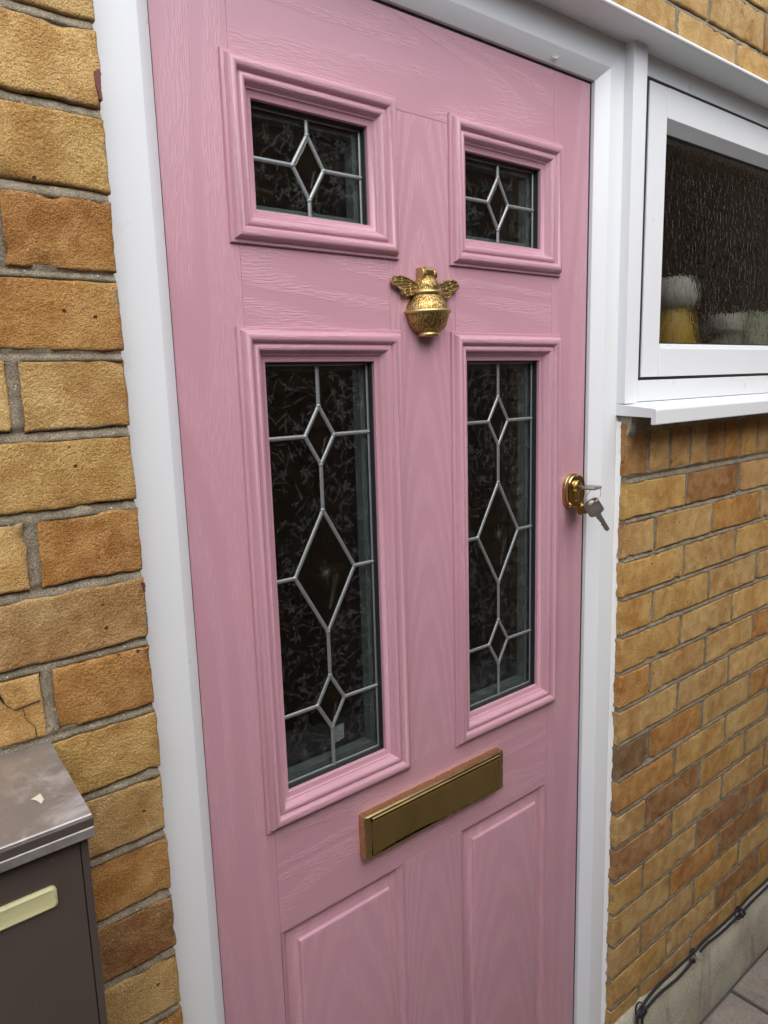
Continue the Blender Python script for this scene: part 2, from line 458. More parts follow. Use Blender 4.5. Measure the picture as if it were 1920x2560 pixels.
def fbm(x, z, f, seed):
    """smooth value noise for numpy arrays"""
    tot = np.zeros_like(x); amp = 1.0
    for o in range(3):
        g = np.random.default_rng(seed + o).random((64, 64)) * 2 - 1
        u = x * f * 2 ** o + 31.7 * o; v = z * f * 2 ** o + 11.3 * o
        i = np.floor(u).astype(int); j = np.floor(v).astype(int); fu = u - i; fv = v - j
        fu = fu * fu * (3 - 2 * fu); fv = fv * fv * (3 - 2 * fv)
        G = lambda a, b: g[a % 64, b % 64]
        tot += amp * ((G(i, j) * (1 - fu) + G(i + 1, j) * fu) * (1 - fv) + (G(i, j + 1) * (1 - fu) + G(i + 1, j + 1) * fu) * fv); amp *= .5
    return tot

def mortar_sheet(x0, x1, z0, z1, rects, yf, parent, step=.0034, seed=3, coarse=None):
    xs = np.linspace(x0, x1, int((x1 - x0) / (step * 1.5)) + 1); zs = np.linspace(z0, z1, int((z1 - z0) / step) + 1)
    X, Z = np.meshgrid(xs, zs, indexing='ij')
    rec = np.full(X.shape, .0016)
    # weather-struck bed joints: deep under the upper brick, nearly flush on the lower one
    tops = sorted({round(r[3], 4) for r in rects})
    for r in rects:
        a, b, c, d = r
        inb = (X > a - .012) & (X < b + .012)
        t = (Z - d) / .0098
        bed = inb & (t > -.15) & (t < 1.1)
        rec = np.where(bed, .0004 + .0058 * np.clip(t, 0, 1), rec)
    rec += fbm(X, Z, 45, seed) * .0007 + fbm(X, Z, 170, seed + 9) * .0005
    for a, b, c, d in rects:
        m = (X > a + .0025) & (X < b - .0025) & (Z > c + .0025) & (Z < d - .0025)
        rec = np.where(m, .02, rec)
    V = np.stack([X, yf + rec, Z], -1).reshape(-1, 3)
    n, m = X.shape
    idx = np.arange(n * m).reshape(n, m)
    F = np.stack([idx[:-1, :-1], idx[1:, :-1], idx[1:, 1:], idx[:-1, 1:]], -1).reshape(-1, 4)
    me = bpy.data.meshes.new("mortar")
    me.vertices.add(len(V)); me.vertices.foreach_set('co', V.ravel())
    me.loops.add(F.size); me.loops.foreach_set('vertex_index', F.ravel())
    me.polygons.add(len(F)); me.polygons.foreach_set('loop_start', np.arange(0, F.size, 4))
    me.update(calc_edges=True); me.validate()
    me.polygons.foreach_set('use_smooth', [True] * len(me.polygons))
    me.materials.append(MORTAR)
    o = bpy.data.objects.new("mortar", me); COL.objects.link(o); child(o, parent)
    return o

def lay(wall, rects, yf, tones, variants=14, k_=1.0):
    """rects: (x0,x1,z0,z1); one brick object each, a child of the wall"""
    out = []
    for k, (a, b, c, d) in enumerate(rects):
        L = round(b - a, 4); H = round(d - c, 4)
        me = brick(L, H, variants)
        o = bpy.data.objects.new("brick", me); COL.objects.link(o)
        o.location = ((a + b) / 2, yf + random.uniform(-.0007, .0009), (c + d) / 2)
        o.rotation_euler = (random.uniform(-.006, .006), random.uniform(-.004, .004), random.uniform(-.004, .004))
        o.color = tone(tones[k], k_); child(o, wall); out.append(o)
    return out

GZ = -.15
# --- wall left of the door
YL, XL, ZL = -.058, -.1558, 1.7203
HB = .0655
wall_l = thing("brick_wall", "yellow stock brick wall left of the pink door, behind the grey letterbox", "brick wall", (-.7, YL + .05, GZ))
rects, tones = [], []
first = {-3: 't', -2: 'g', -1: 't', 0: 'p', 1: 'g', 2: 'o', 3: 'o', 4: 'p', 5: 'g', 6: 'o', 7: 'k', 8: 'o', 9: 'g', 10: 't', 11: 'o', 12: 'b', 13: 't', 14: 'o'}
second = {2: 't', 4: 'p', 6: 'p', 8: 'p', 0: 'g'}
for i in range(-9, 25):
    top = ZL - .075 * i; x = XL; k = 0
    while x > -1.3:
        L = .1005 if (k == 0 and i % 2 == 0) else .215
        rects.append((x - L, x, top - HB, top))
        tones.append(first.get(i, random.choice('ptgo')) if k == 0 else second.get(i, random.choice('ptgo')) if k == 1 else random.choice('pptggo'))
        x -= L + .0098; k += 1
mortar_sheet(-1.3, XL - .002, GZ, 2.40, rects, YL, wall_l, step=.0036)
bl = lay(wall_l, rects, YL, tones, 18)
# red paint smears on two brick arrises (sub-parts of their bricks)
def nearest(bs, x, z): return min(bs, key=lambda o: (o.location.x - x) ** 2 + (o.location.z - z) ** 2 * 4)
def smear(bs, pts, yf, name="paint_smear"):
    cx = sum(p[0] for p in pts) / len(pts); cz = sum(p[1] for p in pts) / len(pts)
    b = nearest(bs, cx - .04, cz)
    mb = MB(); N_ = 40; pl = []
    for k in range(len(pts)):
        a, c = Vector((*pts[k], 0)), Vector((*pts[(k + 1) % len(pts)], 0))
        for t in range(5):
            q = a.lerp(c, t / 5); jig = mnoise.noise(Vector((q.x * 400, q.y * 400, 3))) * .0012
            pl.append((q.x + jig, q.y - jig))
    mb.prism(pl, yf - .0026, yf + .004)
    o = mb.build(name, REDP); o.parent = b; o['label'] = 'dark red paint smear on the brick arris'
    o.matrix_parent_inverse = Matrix.Translation(b.location).inverted(); return o
smear(bl, [(-.1622, 1.6845), (-.1562, 1.6865), (-.1572, 1.671), (-.1566, 1.660), (-.1590, 1.6605), (-.1615, 1.672)], YL)
smear(bl, [(-.1600, 1.1912), (-.1568, 1.1905), (-.1566, 1.1810), (-.1580, 1.1815)], YL)

def crack(bs, pts, yf, w_=.0007):
    b = nearest(bs, sum(p[0] for p in pts) / len(pts), sum(p[1] for p in pts) / len(pts)); mb = MB(); q = []
    for a, c in zip(pts, pts[1:]):
        for t in range(4):
            x, z = a[0] + (c[0] - a[0]) * t / 4, a[1] + (c[1] - a[1]) * t / 4
            q.append((x + mnoise.noise(Vector((x * 300, z * 300, 1))) * .0012, z + mnoise.noise(Vector((x * 300, z * 300, 7))) * .0010))
    q.append(pts[-1])
    up_ = [(x - w_ * .4, z + w_ * .6) for x, z in q]; dn = [(x + w_ * .4, z - w_ * .6) for x, z in q][::-1]
    mb.prism(up_ + dn, yf - .0009, yf + .004)
    o = mb.build("crack", CRACK_SHADE); o.parent = b; o.matrix_parent_inverse = Matrix.Translation(b.location).inverted()
crack(bl, [(-.3085, 1.1195), (-.303, 1.101), (-.2935, 1.091), (-.2700, 1.0935)], YL)
crack(bl, [(-.2860, 1.0900), (-.2845, 1.078), (-.277, 1.068), (-.2775, 1.0550)], YL)
crack(bl, [(-.3115, 1.166), (-.3095, 1.146), (-.3105, 1.131)], YL, .0005)

# --- wall right of the door
YR, XR, ZR = -.045, .7589, 1.1923
wall_r = thing("brick_wall", "yellow brick wall right of the door, under the window, soldier course on top", "brick wall", (1.6, YR + .05, GZ))
rects, tones = [], []
known = {(0, 0): 'g', (0, 1): 'b', (0, 2): 'k', (1, 0): 'k', (1, 1): 't', (1, 2): 'o', (1, 3): 'k', (2, 0): 'g', (2, 1): 't', (2, 2): 'g', (3, 0): 'g', (3, 1): 'g', (3, 2): 't', (3, 3): 'k',
         (4, 0): 'g', (4, 1): 't', (4, 2): 'p', (5, 0): 'o', (5, 1): 't', (5, 2): 't', (5, 3): 'o', (6, 0): 't', (6, 1): 't', (6, 2): 'p', (7, 0): 'd', (7, 1): 'o', (7, 2): 't', (7, 3): 'o',
         (8, 0): 'o', (8, 1): 'g', (8, 2): 'p', (9, 0): 't', (9, 1): 'b', (9, 2): 'g', (9, 3): 't', (10, 0): 'r', (10, 1): 't', (10, 2): 't', (10, 3): 'o', (11, 0): 'g', (11, 1): 't', (11, 2): 'r', (11, 3): 'b',
         (12, 0): 't', (12, 1): 'o', (12, 2): 'r', (13, 0): 'k', (13, 1): 'k', (13, 2): 'g', (13, 3): 't', (14, 0): 'g', (14, 1): 't', (14, 2): 'b', (15, 0): 'g', (15, 1): 'k', (15, 2): 't'}
for n_ in range(0, 18):
    top = ZR - .075 * n_; x = XR; k = 0
    while x < 2.35:
        L = .1025 if (k == 0 and n_ % 2 == 1) else .215
        rects.append((x, x + L, top - HB, top)); tones.append(known.get((n_, k), random.choice('pttggko')))
        x += L + .0098; k += 1
xj = [XR - .005, .8322, .9109, .9858, 1.0558, 1.1266, 1.2023, 1.2826]
while xj[-1] < 2.35: xj.append(xj[-1] + .0755)
sold = 'bkkkbogkbgkt'
for k, (a, b) in enumerate(zip(xj, xj[1:])):
    rects.append((a + .005, b - .005, 1.2072, 1.3035)); tones.append(sold[k % len(sold)])
nx = XR
for n_ in range(-10, -1):                                       # brickwork beyond the far side of the window
    top = ZR - .075 * n_ - .002; x = 1.775 + (.1125 if n_ % 2 else 0)
    if n_ % 2: rects.append((1.775, 1.8775, top - HB, top)); tones.append('t')
    while x < 2.35:
        rects.append((x, x + .215, top - HB, top)); tones.append(random.choice('ptgko')); x += .2248
r1 = [r for r in rects if r[3] < 1.31]; r2 = [r for r in rects if r[3] >= 1.31]
mortar_sheet(XR + .003, 2.45, GZ, 1.305, r1, YR, wall_r, seed=21)
mortar_sheet(1.778, 2.45, 1.306, 1.94, r2, YR, wall_r, step=.006, seed=31)
br = lay(wall_r, rects, YR, tones, 16, 1.2)  # brick colours raised to offset the weak light on this wall
mb = MB()                                                       # mortar return at the corner beside the door frame
mb.box(XR + .0025, XR + .003, YR + .002, .06, GZ, 1.305); mb.build("mortar_return", MORTAR, wall_r)

# --- brickwork above the head trim
wall_u = thing("brick_wall", "band of yellow brickwork above the white head trim", "brick wall", (.7, YR + .05, 1.945))
rects, tones = [], []
uk = {(0, 4): 'g', (0, 5): 'g', (0, 6): 'k', (1, 5): 'o', (1, 6): 't', (1, 7): 't'}
for r_ in range(0, 7):
    z0 = 1.9527 + .075 * r_; x = (.8753 if r_ % 2 == 0 else .9859) + .0049 - .2195 * 6; k = 0
    while x < 2.4:
        a = max(x, XL + .004)
        if x + .2097 > a + .03:
            rects.append((round(a, 4), round(x + .2097, 4), z0, z0 + HB)); tones.append(random.choice('ptggok') if r_ > 2 else random.choice('tggop'))
        x += .2195; k += 1
mortar_sheet(XL, 2.45, 1.9485, 2.48, rects, YR, wall_u, seed=41)
lay(wall_u, rects, YR, tones, 12)

# ------------------------------------------------------------------ ground, paving, plinth
mb = MB(); mb.poly([(-60, -60, GZ - .02), (60, -60, GZ - .02), (60, 60, GZ - .02), (-60, 60, GZ - .02)])
g = mb.build("ground", GROUND); g['kind'] = 'structure'
pav = bpy.data.objects.new("paving", None); COL.objects.link(pav); pav['kind'] = 'structure'; pav.location = (0, -.7, GZ); BASE[pav.name] = Matrix.Translation((0, -.7, GZ))
slab_me = None
for i in range(-4, 9):
    for j in range(4):
        if slab_me is None:
            mb = MB(); mb.box(-.2205, .2205, -.2205, .2205, -.03, 0)
            o = mb.build("slab", PAVE, bevel=.004); slab_me = o.data
        else:
            o = bpy.data.objects.new("slab", slab_me); COL.objects.link(o)
            mo = o.modifiers.new("bevel", 'BEVEL'); mo.width = .004; mo.segments = 2
        o.location = (.12 + i * .45 + (.2 if j % 2 else 0), -.298 - j * .45, GZ + random.uniform(-.002, .002))
        o.rotation_euler = (random.uniform(-.004, .004), random.uniform(-.004, .004), random.uniform(-.006, .006))
        child(o, pav)
# plinth under the right wall
mb = MB(); P = []
xs = np.arange(XR + .0005, 2.46, .02)
for x in xs:
    wv = mnoise.noise(Vector((x * 5, 0, 1))) * .004; w2 = mnoise.noise(Vector((x * 9, 4, 1))) * .003
    zt = .034 - .028 * min(1, (x - .76) / .7) + wv
    P.append([(x, YR + .01, zt + .004), (x, YR - .006 + w2, zt), (x, -.056 + w2, zt - .006), (x, -.064 + w2, zt - .016), (x, -.066 + w2 * .5, -.06), (x, -.070, GZ - .01)])
mb.grid(P)
mb.poly([P[0][k] for k in range(6)] + [(XR + .0005, .0, GZ - .01), (XR + .0005, .0, P[0][0][2])])
tag(mb.build("plinth", CONC, smooth=40), "rendered cream concrete plinth along the foot of the right brick wall", "plinth")

# cables along the plinth
cu = [(1.9, -.058, .043), (1.62, -.058, .040), (1.4545, -.060, .0441), (1.3565, -.060, .0465), (1.2872, -.061, .0429), (1.1882, -.060, .0424), (1.1252, -.061, .0482), (1.0606, -.062, .0477), (.9802, -.062, .050), (.90, -.063, .0521), (.8455, -.066, .0461), (.825, -.068, .040), (.8184, -.071, .0184), (.815, -.074, -.03), (.812, -.078, -.10), (.81, -.085, GZ + .004), (.80, -.14, GZ + .006)]
cl = [(1.9, -.064, .031), (1.62, -.064, .028), (1.4564, -.065, .0304), (1.3582, -.066, .0333), (1.2944, -.066, .030), (1.1892, -.066, .033), (1.1258, -.066, .0410), (1.0714, -.067, .0358), (1.0005, -.067, .0278), (.9186, -.067, .0353), (.8586, -.069, .0351), (.842, -.071, .030), (.8332, -.074, .0086), (.829, -.076, -.04), (.826, -.080, -.10), (.824, -.088, GZ + .004), (.822, -.15, GZ + .006)]
def smooth_path(p, k=6):
    p = [Vector(q) for q in p]; out = []
    for i in range(len(p) - 1):
        a, b, c, d = p[max(i - 1, 0)], p[i], p[i + 1], p[min(i + 2, len(p) - 1)]
        for t in range(k):
            u = t / k
            out.append(.5 * ((2 * b) + (c - a) * u + (2 * a - 5 * b + 4 * c - d) * u * u + (3 * b - a - 3 * c + d) * u ** 3))
    return out + [p[-1]]
mb = MB(); mb.tube(smooth_path(cu), .0032, 10); tag(mb.build("cable", CABLE, smooth=60), "upper of two black cables resting along the plinth top", "cable")
mb = MB(); mb.tube(smooth_path(cl), .0030, 10); tag(mb.build("cable", CABLE, smooth=60), "lower of two black cables hanging over the plinth edge", "cable")
def clip(x, z, label, m2, blob):
    c = thing("cable_clip", label, "cable clip", (x, -.065, z), "clips holding the cables")
    mb = MB()
    loop = [(x + .0095 * math.cos(a) * .5, -.064 - .0085 * math.sin(a) , z + .0155 * math.cos(a)) for a in [k * math.pi / 8 for k in range(17)]]
    mb.tube(loop, .0018, 6); mb.build("strap", CABLE, c, smooth=60)
    bm = bmesh.new(); bmesh.ops.create_icosphere(bm, subdivisions=3, radius=.0085)
    for v in bm.verts:
        k = 1 + mnoise.noise(v.co * 190 + Vector((x * 50, 0, 0))) * .75; v.co = Vector((v.co.x * 1.25, v.co.y * .8, v.co.z * 1.05)) * k + Vector((x, -.073, z + .003))
    me = bpy.data.meshes.new(blob); bm.to_mesh(me); bm.free(); me.materials.append(m2)
    me.polygons.foreach_set('use_smooth', [True] * len(me.polygons))
    o = bpy.data.objects.new(blob, me); COL.objects.link(o); child(o, c)
clip(.838, .040, "black tied cable clip at the near end of the plinth", CABLE, "knot")
clip(1.066, .042, "cable clip blobbed with pale paint midway along the plinth", CREAM, "paint_blob")
clip(1.292, .036, "small dark cable clip farthest along the plinth", CABLE, "knot")

# ------------------------------------------------------------------ door frame
YF = -.0238
frame = thing("door_frame", "white plastic door frame around the pink door", "door frame", (.306, 0, GZ))
XA, XB, ZT = -.0815, .6935, 1.8750                              # opening at the door face
prof = [(0, .050), (0, -.0062), (.0006, -.0068), (.0182, -.0232), (.0195, YF), (.0195, YF)]
def jamb(x_in, sgn, x_out):
    mb = MB(); P = []
    pr = prof[:-1] + [(abs(x_out - x_in), YF), (abs(x_out - x_in), .05)]
    for (i, y) in pr: P.append([(x_in + sgn * i, y, GZ + .02), (x_in + sgn * i, y, ZT + min(i, .068))])
    mb.grid(P); return mb.build("jamb", WHITE, frame, smooth=30)
jamb(XA, -1, XL + .004); jamb(XB, 1, XR + .0022)
mb = MB(); pr = prof[:-1] + [(.0665, YF), (.0665, .05)]
mb.grid([[(XA - min(i, .07), y, ZT + i), (XB + min(i, .0675), y, ZT + i)] for i, y in pr]); mb.build("frame_head", WHITE, frame, smooth=30)
mb = MB()                                                       # black seals
for x0, x1, z0, z1 in ((.6896, .6933, GZ + .05, ZT - .002), (XA + .0002, -.0780, GZ + .05, ZT - .002), (XA + .0004, .6931, 1.8712, 1.8748)): mb.box(x0, x1, .0004, .045, z0, z1)
mb.build("seal", BLACK, frame)
mb = MB(); mb.box(XA, XB, -.02, .06, GZ, GZ + .045); mb.build("threshold", SPACER, frame, bevel=.002)
mb = MB()                                                       # scuff on the head
for k in range(9):
    a = random.uniform(-1, 1); mb.prism([(.5755 + .007 * math.cos(k * .7) * .9, 1.8835 + .004 * math.sin(k * .7)), (.5765 + .008 * math.cos(k * .7 + .3), 1.8836 + .0045 * math.sin(k * .7 + .3)), (.576 + .006 * math.cos(k * .7 + .5), 1.884 + .003 * math.sin(k * .7 + .5))], -.0162, -.012)
mb.build("scuff", SILI, frame)
# sealant bead between frame and right wall
mb = MB(); P = []
for z in np.arange(GZ, 1.3085, .006):
    j = mnoise.noise(Vector((3, z * 60, 0))) * .0014 + mnoise.noise(Vector((8, z * 190, 0))) * .0010
    P.append([(.7535 + j * .3, YF - .0004, z), (.7562, YF - .003, z), (.7586 + j * .2, YF - .0062 - abs(j), z), (.7597, YF - .0085 + j * 1.3, z), (.7612, YF - .0078 + j, z)])
mb.grid(P); mb.build("sealant", SILI, frame, smooth=60)

# ------------------------------------------------------------------ door
door = thing("front_door", "dusty pink panelled front door with leaded glass and brass fittings", "door", (.306, .02, GZ + .05))
DZ0, DZ1, DX0, DX1 = -.125, 1.8712, -.0780, .6892
E_ = .0007
def board(name, x0, x1, z0, z1, along, y0=0.0, y1=.042):
    mb = MB(); P = []
    o = (0, 0)
    mb.loop(x0, x1, z0, z1, [(0, y1), (0, y0 + E_), (E_ * .6, y0)], rnd=False)
    i = E_ * .6
    pts = [(x0 + i, y0, z0 + i), (x1 - i, y0, z0 + i), (x1 - i, y0, z1 - i), (x0 + i, y0, z1 - i)]
    mb.poly(pts, [(p[2], p[0]) for p in pts] if along == 'z' else [(p[0], p[2]) for p in pts])
    if along == 'z':
        mb.uv = [[(p[0], p[1]) for p in u] for u in mb.uv]
    return mb.build(name, PINKA if name == 'muntin' else PINK, door)
SL, SR, ML, MR = .0128, .5934, .2402, .3667
board("stile", DX0, SL, DZ0, DZ1, 'z'); board("stile", SR, DX1, DZ0, DZ1, 'z')
board("rail", SL, SR, 1.7493, DZ1, 'x'); board("rail", SL, SR, .6420, .8093, 'x')
board("rail", SL, ML, 1.43, 1.585, 'x'); board("rail", MR, SR, 1.43, 1.585, 'x')
board("muntin", ML, MR, .8093, 1.7493, 'z'); board("muntin", ML, MR, -.02, .6420, 'z')
board("rail", SL, SR, DZ0, -.02, 'x')
pp = [(0, .0006), (.0022, .0010), (.0028, .0026), (.0075, .0050), (.0105, .0085), (.0118, .0100), (.0128, .0100), (.0272, .0052), (.0288, .0040), (.0304, .0012), (.0325, .0002), (.0345, 0)]
for a, b in ((SL + .0006, ML - .0004), (MR + .0004, SR - .0006)):
    mb = MB(); mb.loop(a, b, -.02, .6420, pp); i = .0345
    pts = [(a + i, 0, -.02 + i), (b - i, 0, -.02 + i), (b - i, 0, .642 - i), (a + i, 0, .642 - i)]
    mb.poly(pts, [(p[2], p[0]) for p in pts]); mb.build("panel", PINKA, door, smooth=28)
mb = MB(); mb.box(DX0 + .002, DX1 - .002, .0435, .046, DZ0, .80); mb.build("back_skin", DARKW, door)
# few dried paint nibs on the stile
mb = MB()
for x, z in ((.6735, 1.6105), (.655, .99), (.6505, .40), (.63, .44), (.645, .365), (.2668, .98), (.52, .62), (.50, .46), (.45, .37)):
    mb.tube([(x, .001, z), (x, -.0009, z)], [.0012, .0005], 6)
mb.build("paint_nibs", PINK, door, smooth=60)

cas = [(0, .0004), (0, -.0032), (.0006, -.0042), (.0042, -.0046), (.0047, -.0058), (.0056, -.0085), (.0075, -.0112), (.0100, -.0128), (.0128, -.0130), (.0152, -.0118), (.0172, -.0096), (.0186, -.0070), (.0194, -.0054),
       (.0200, -.0050), (.0212, -.0062), (.0232, -.0076), (.0256, -.0076), (.0280, -.0058), (.0297, -.0026), (.0312, .0002), (.0322, .0014), (.0334, .0016), (.0342, .0036), (.0350, .0044), (.0412, .0058), (.0420, .0068), (.0420, .0120)]
CY = 1.391
def inside_diamond(x, z, ds):
    return any(abs(x - cx) / hw + abs(z - cz) / hh < 1.05 for cx, cz, hw, hh in ds)
def came(mb, a, b, y, wd=.0058, ht=.0021):
    a, b = Vector((a[0], 0, a[1])), Vector((b[0], 0, b[1])); t = (b - a).normalized(); s = Vector((-t.z, 0, t.x))
    P = []
    for q in (a, b): P.append([q + s * (wd / 2 * math.cos(th)) + Vector((0, y - ht * math.sin(th), 0)) for th in [math.pi * k / 6 for k in range(7)]])
    mb.grid(P)
def solder(mb, x, z, y, r=.0040):
    P = [[(x + r * math.cos(a) * c, y - .0027 * s, z + r * math.sin(a) * c) for c, s in ((1, 0), (.85, .55), (.5, .88), (.05, 1))] for a in [2 * math.pi * k / 9 for k in range(10)]]
    mb.grid(P)
def sprigs(mb, x0, x1, z0, z1, y, n, seed, ds):
    rd = random.Random(seed)
    def ok(x, z): return x0 < x < x1 and z0 < z < z1 and not inside_diamond(x, z, ds)
    for _ in range(n):
        x, z = rd.uniform(x0, x1), rd.uniform(z0, z1); a = rd.uniform(0, 6.28); cur = rd.uniform(-30, 30); kind = rd.random()
        L = rd.uniform(.010, .028); st = .0024; k = int(L / st); lw = rd.uniform(.0008, .0017); ll = rd.uniform(.0014, .0034)
        for q in range(k):
            nx_, nz_ = x + math.cos(a) * st, z + math.sin(a) * st
            if ok(x, z) and ok(nx_, nz_):
                s = (-math.sin(a) * .00022, math.cos(a) * .00022)
                mb.poly([(x - s[0], y, z - s[1]), (nx_ - s[0], y, nz_ - s[1]), (nx_ + s[0], y, nz_ + s[1]), (x + s[0], y, z + s[1])])
                if kind < .75:
                    for sd in (1, -1):
                        b = a + sd * rd.uniform(.7, 1.1); l = ll * (1 - .6 * q / k) * rd.uniform(.7, 1.1)
                        tx, tz = x + math.cos(b) * l, z + math.sin(b) * l
                        if ok(tx, tz):
                            hx, hz = (x + tx) / 2, (z + tz) / 2; p = (-math.sin(b) * lw * .5, math.cos(b) * lw * .5)
                            mb.poly([(x, y, z), (hx + p[0], y, hz + p[1]), (tx, y, tz), (hx - p[0], y, hz - p[1])])
            x, z = nx_, nz_; a += cur * st
        if kind > .82:
            r = rd.uniform(.003, .006)
            for b in range(rd.randint(3, 5)):
                th = b * 1.25 + a; tx, tz = x + math.cos(th) * r * 1.6, z + math.sin(th) * r * 1.6; p = (-math.sin(th) * r * .35, math.cos(th) * r * .35)
                if ok(x, z) and ok(tx, tz): mb.poly([(x, y, z), ((x + tx) / 2 + p[0], y, (z + tz) / 2 + p[1]), (tx, y, tz), ((x + tx) / 2 - p[0], y, (z + tz) / 2 - p[1])])

def cassette(x0, x1, z0, z1, dspec, seed, sticker=False):
    mb = MB(); mb.loop(x0, x1, z0, z1, cas)
    c = mb.build("glazing_frame", PINK, door, smooth=38)
    def sub(name, mb_, m, **k):
        o = mb_.build(name, m, None, **k); o.parent = c; o.matrix_parent_inverse = Matrix.Identity(4); return o
    ax, bx, az, bz = x0 + .042, x1 - .042, z0 + .042, z1 - .042
    mb = MB(); mb.loop(x0, x1, z0, z1, [(.0417, .0115), (.0436, .0120), (.0436, .0215)]); sub("gasket", mb, BLACK)
    yg = .0210
    mb = MB(); mb.box(ax - .004, bx + .004, yg, yg + .004, az - .004, bz + .004); sub("glass_pane", mb, GLASS)
    mb = MB(); mb.loop(ax, bx, az, bz, [(-.004, .0275), (.0105, .0275), (.0105, .044)], rnd=False); sub("spacer_bar", mb, SPACER)
    mb = MB(); mb.box(ax - .004, bx + .004, .0445, .0485, az - .004, bz + .004); sub("rear_pane", mb, GLASS)
    cx = (x0 + x1) / 2; lm = MB(); ds = []
    i = .0022
    for a, b in (((ax + i, az), (ax + i, bz)), ((bx - i, az), (bx - i, bz)), ((ax, az + i), (bx, az + i)), ((ax, bz - i), (bx, bz - i))): came(lm, a, b, yg - .0001, .0044, .0010)
    zt = bz
    for cz, hw, hh in dspec:
        ds.append((cx, cz, hw, hh))
        T, B_, L_, R_ = (cx, cz + hh), (cx, cz - hh), (cx - hw, cz), (cx + hw, cz)
        for a, b in ((T, L_), (L_, B_), (B_, R_), (R_, T), (L_, (ax, cz)), (R_, (bx, cz)), ((cx, zt), T)): came(lm, a, b, yg)
        for p in (T, B_, L_, R_): solder(lm, *p, yg)
        solder(lm, bx - .003, cz, yg, .0026); zt = cz - hh
        dm = MB(); f = .80                                        # bevelled clear diamond
        o4 = [(cx, cz + hh), (cx + hw, cz), (cx, cz - hh), (cx - hw, cz)]; i4 = [(cx + (x - cx) * f, cz + (z - cz) * f) for x, z in o4]
        for k in range(4):
            a, b, cc, d = o4[k], o4[(k + 1) % 4], i4[(k + 1) % 4], i4[k]
            dm.poly([(a[0], yg - .0004, a[1]), (b[0], yg - .0004, b[1]), (cc[0], yg - .0016, cc[1]), (d[0], yg - .0016, d[1])])
        dm.poly([(x, yg - .0016, z) for x, z in i4]); sub("bevelled_diamond", dm, GLASS)
        cm = MB()
        if hh > .06:
            for k in range(8):
                th = k * math.pi / 8 + .1; r = (.019 if k % 2 == 0 else .012) * (1.25 if k == 4 else 1)
                d = (math.cos(th) * r, math.sin(th) * r); p = (-math.sin(th) * .00035, math.cos(th) * .00035)
                cm.poly([(cx - d[0], yg - .0019, cz - d[1]), (cx + p[0], yg - .0019, cz + p[1]), (cx + d[0], yg - .0019, cz + d[1]), (cx - p[0], yg - .0019, cz - p[1])])
        for k in range(3):                                        # engraved corner strokes
            q = .25 + .1 * k; a = (cx + hw * (.42 - .08 * k), cz - hh * (.05 + .02 * k)); b = (cx + hw * (.10 - .03 * k), cz - hh * .62)
            cm.poly([(a[0], yg - .0019, a[1]), (a[0] + .0005, yg - .0019, a[1]), (b[0] + .0005, yg - .0019, b[1]), (b[0], yg - .0019, b[1])])
        sub("cut_star" if hh > .06 else "cut_strokes", cm, CUT)
    came(lm, (cx, zt), (cx, az), yg); solder(lm, cx, az + .002, yg, .0026)
    sub("leading", lm, LEAD, smooth=50)
    em = MB(); sprigs(em, ax + .002, bx - .002, az + .002, bz - .002, yg - .0002, int((bx - ax) * (bz - az) * 8500), seed, ds)
    o = sub("etched_fern_pattern", em, ETCH); o['kind'] = 'stuff'
    if sticker:
        sm = MB(); sm.poly([(cx + .0035, yg + .0042, .8735), (cx + .0235, yg + .0042, .8760), (cx + .0235, yg + .0042, .9000), (cx + .0035, yg + .0042, .8985)]); sub("sticker", sm, STICK)
    return c
k_ = 1.0099
big = [(CY + (1.3235 - CY) * k_, .0236, .0394), (CY + (1.1363 - CY) * k_, .0502, .0872), (CY + (.9465 - CY) * k_, .0236, .0396)]
small = [(CY + (1.6579 - CY) * k_, .0237, .0388)]
cassette(0, .2567, 1.5563, 1.7632, small, 1); cassette(.3550, .6123, 1.5563, 1.7632, small, 2)
cassette(0, .2567, .8000, 1.4615, big, 3, True); cassette(.3550, .6123, .8000, 1.4615, big, 4)

# bee door knocker
kn = bpy.data.objects.new("door_knocker", None); COL.objects.link(kn); kn.location = (.3033, -.005, 1.50); child(kn, door)
BASE[kn.name] = Matrix.Translation((.3033, -.005, 1.50))
kn['label'] = "antique brass bumblebee knocker"
BX = .3033; f_ = 1.0107
prof_b = [(1.5365, .0080), (1.5345, .0110), (1.5310, .0150), (1.5270, .0180), (1.5225, .0193), (1.5170, .0196), (1.5120, .0205), (1.5085, .0230), (1.5040, .0268), (1.4980, .0315), (1.4920, .0340), (1.4860, .0348), (1.4815, .0346), (1.4780, .0336), (1.4720, .0315), (1.4665, .0287), (1.4625, .0248), (1.4590, .0195), (1.4572, .0165)]
mb = MB(); P = []
for z, r in smooth_path([(r, 0, z) for z, r in prof_b], 3) and [(p.z, p.x) for p in smooth_path([(r, 0, z) for z, r in prof_b], 3)]:
    P.append([(BX + r * math.cos(a), -.006 - r * .85 * math.sin(a), CY + (z - CY) * f_) for a in [math.pi * (-.12 + 1.24 * k / 20) for k in range(21)]])
mb.grid(P); mb.build("body", BEE, kn, smooth=70)
def band(z, r, rt, tilt=0.):
    mb = MB(); rows = []
    path = [(BX + (r) * math.cos(a), -.006 - r * .85 * math.sin(a), CY + (z - CY) * f_ + tilt * math.cos(a)) for a in [math.pi * (-.12 + 1.24 * k / 22) for k in range(23)]]
    mb.tube(path, rt, 10); return mb.build("band", BEES, kn, smooth=70)
band(1.5128, .0206, .0036); band(1.4868, .0348, .0034, .001)
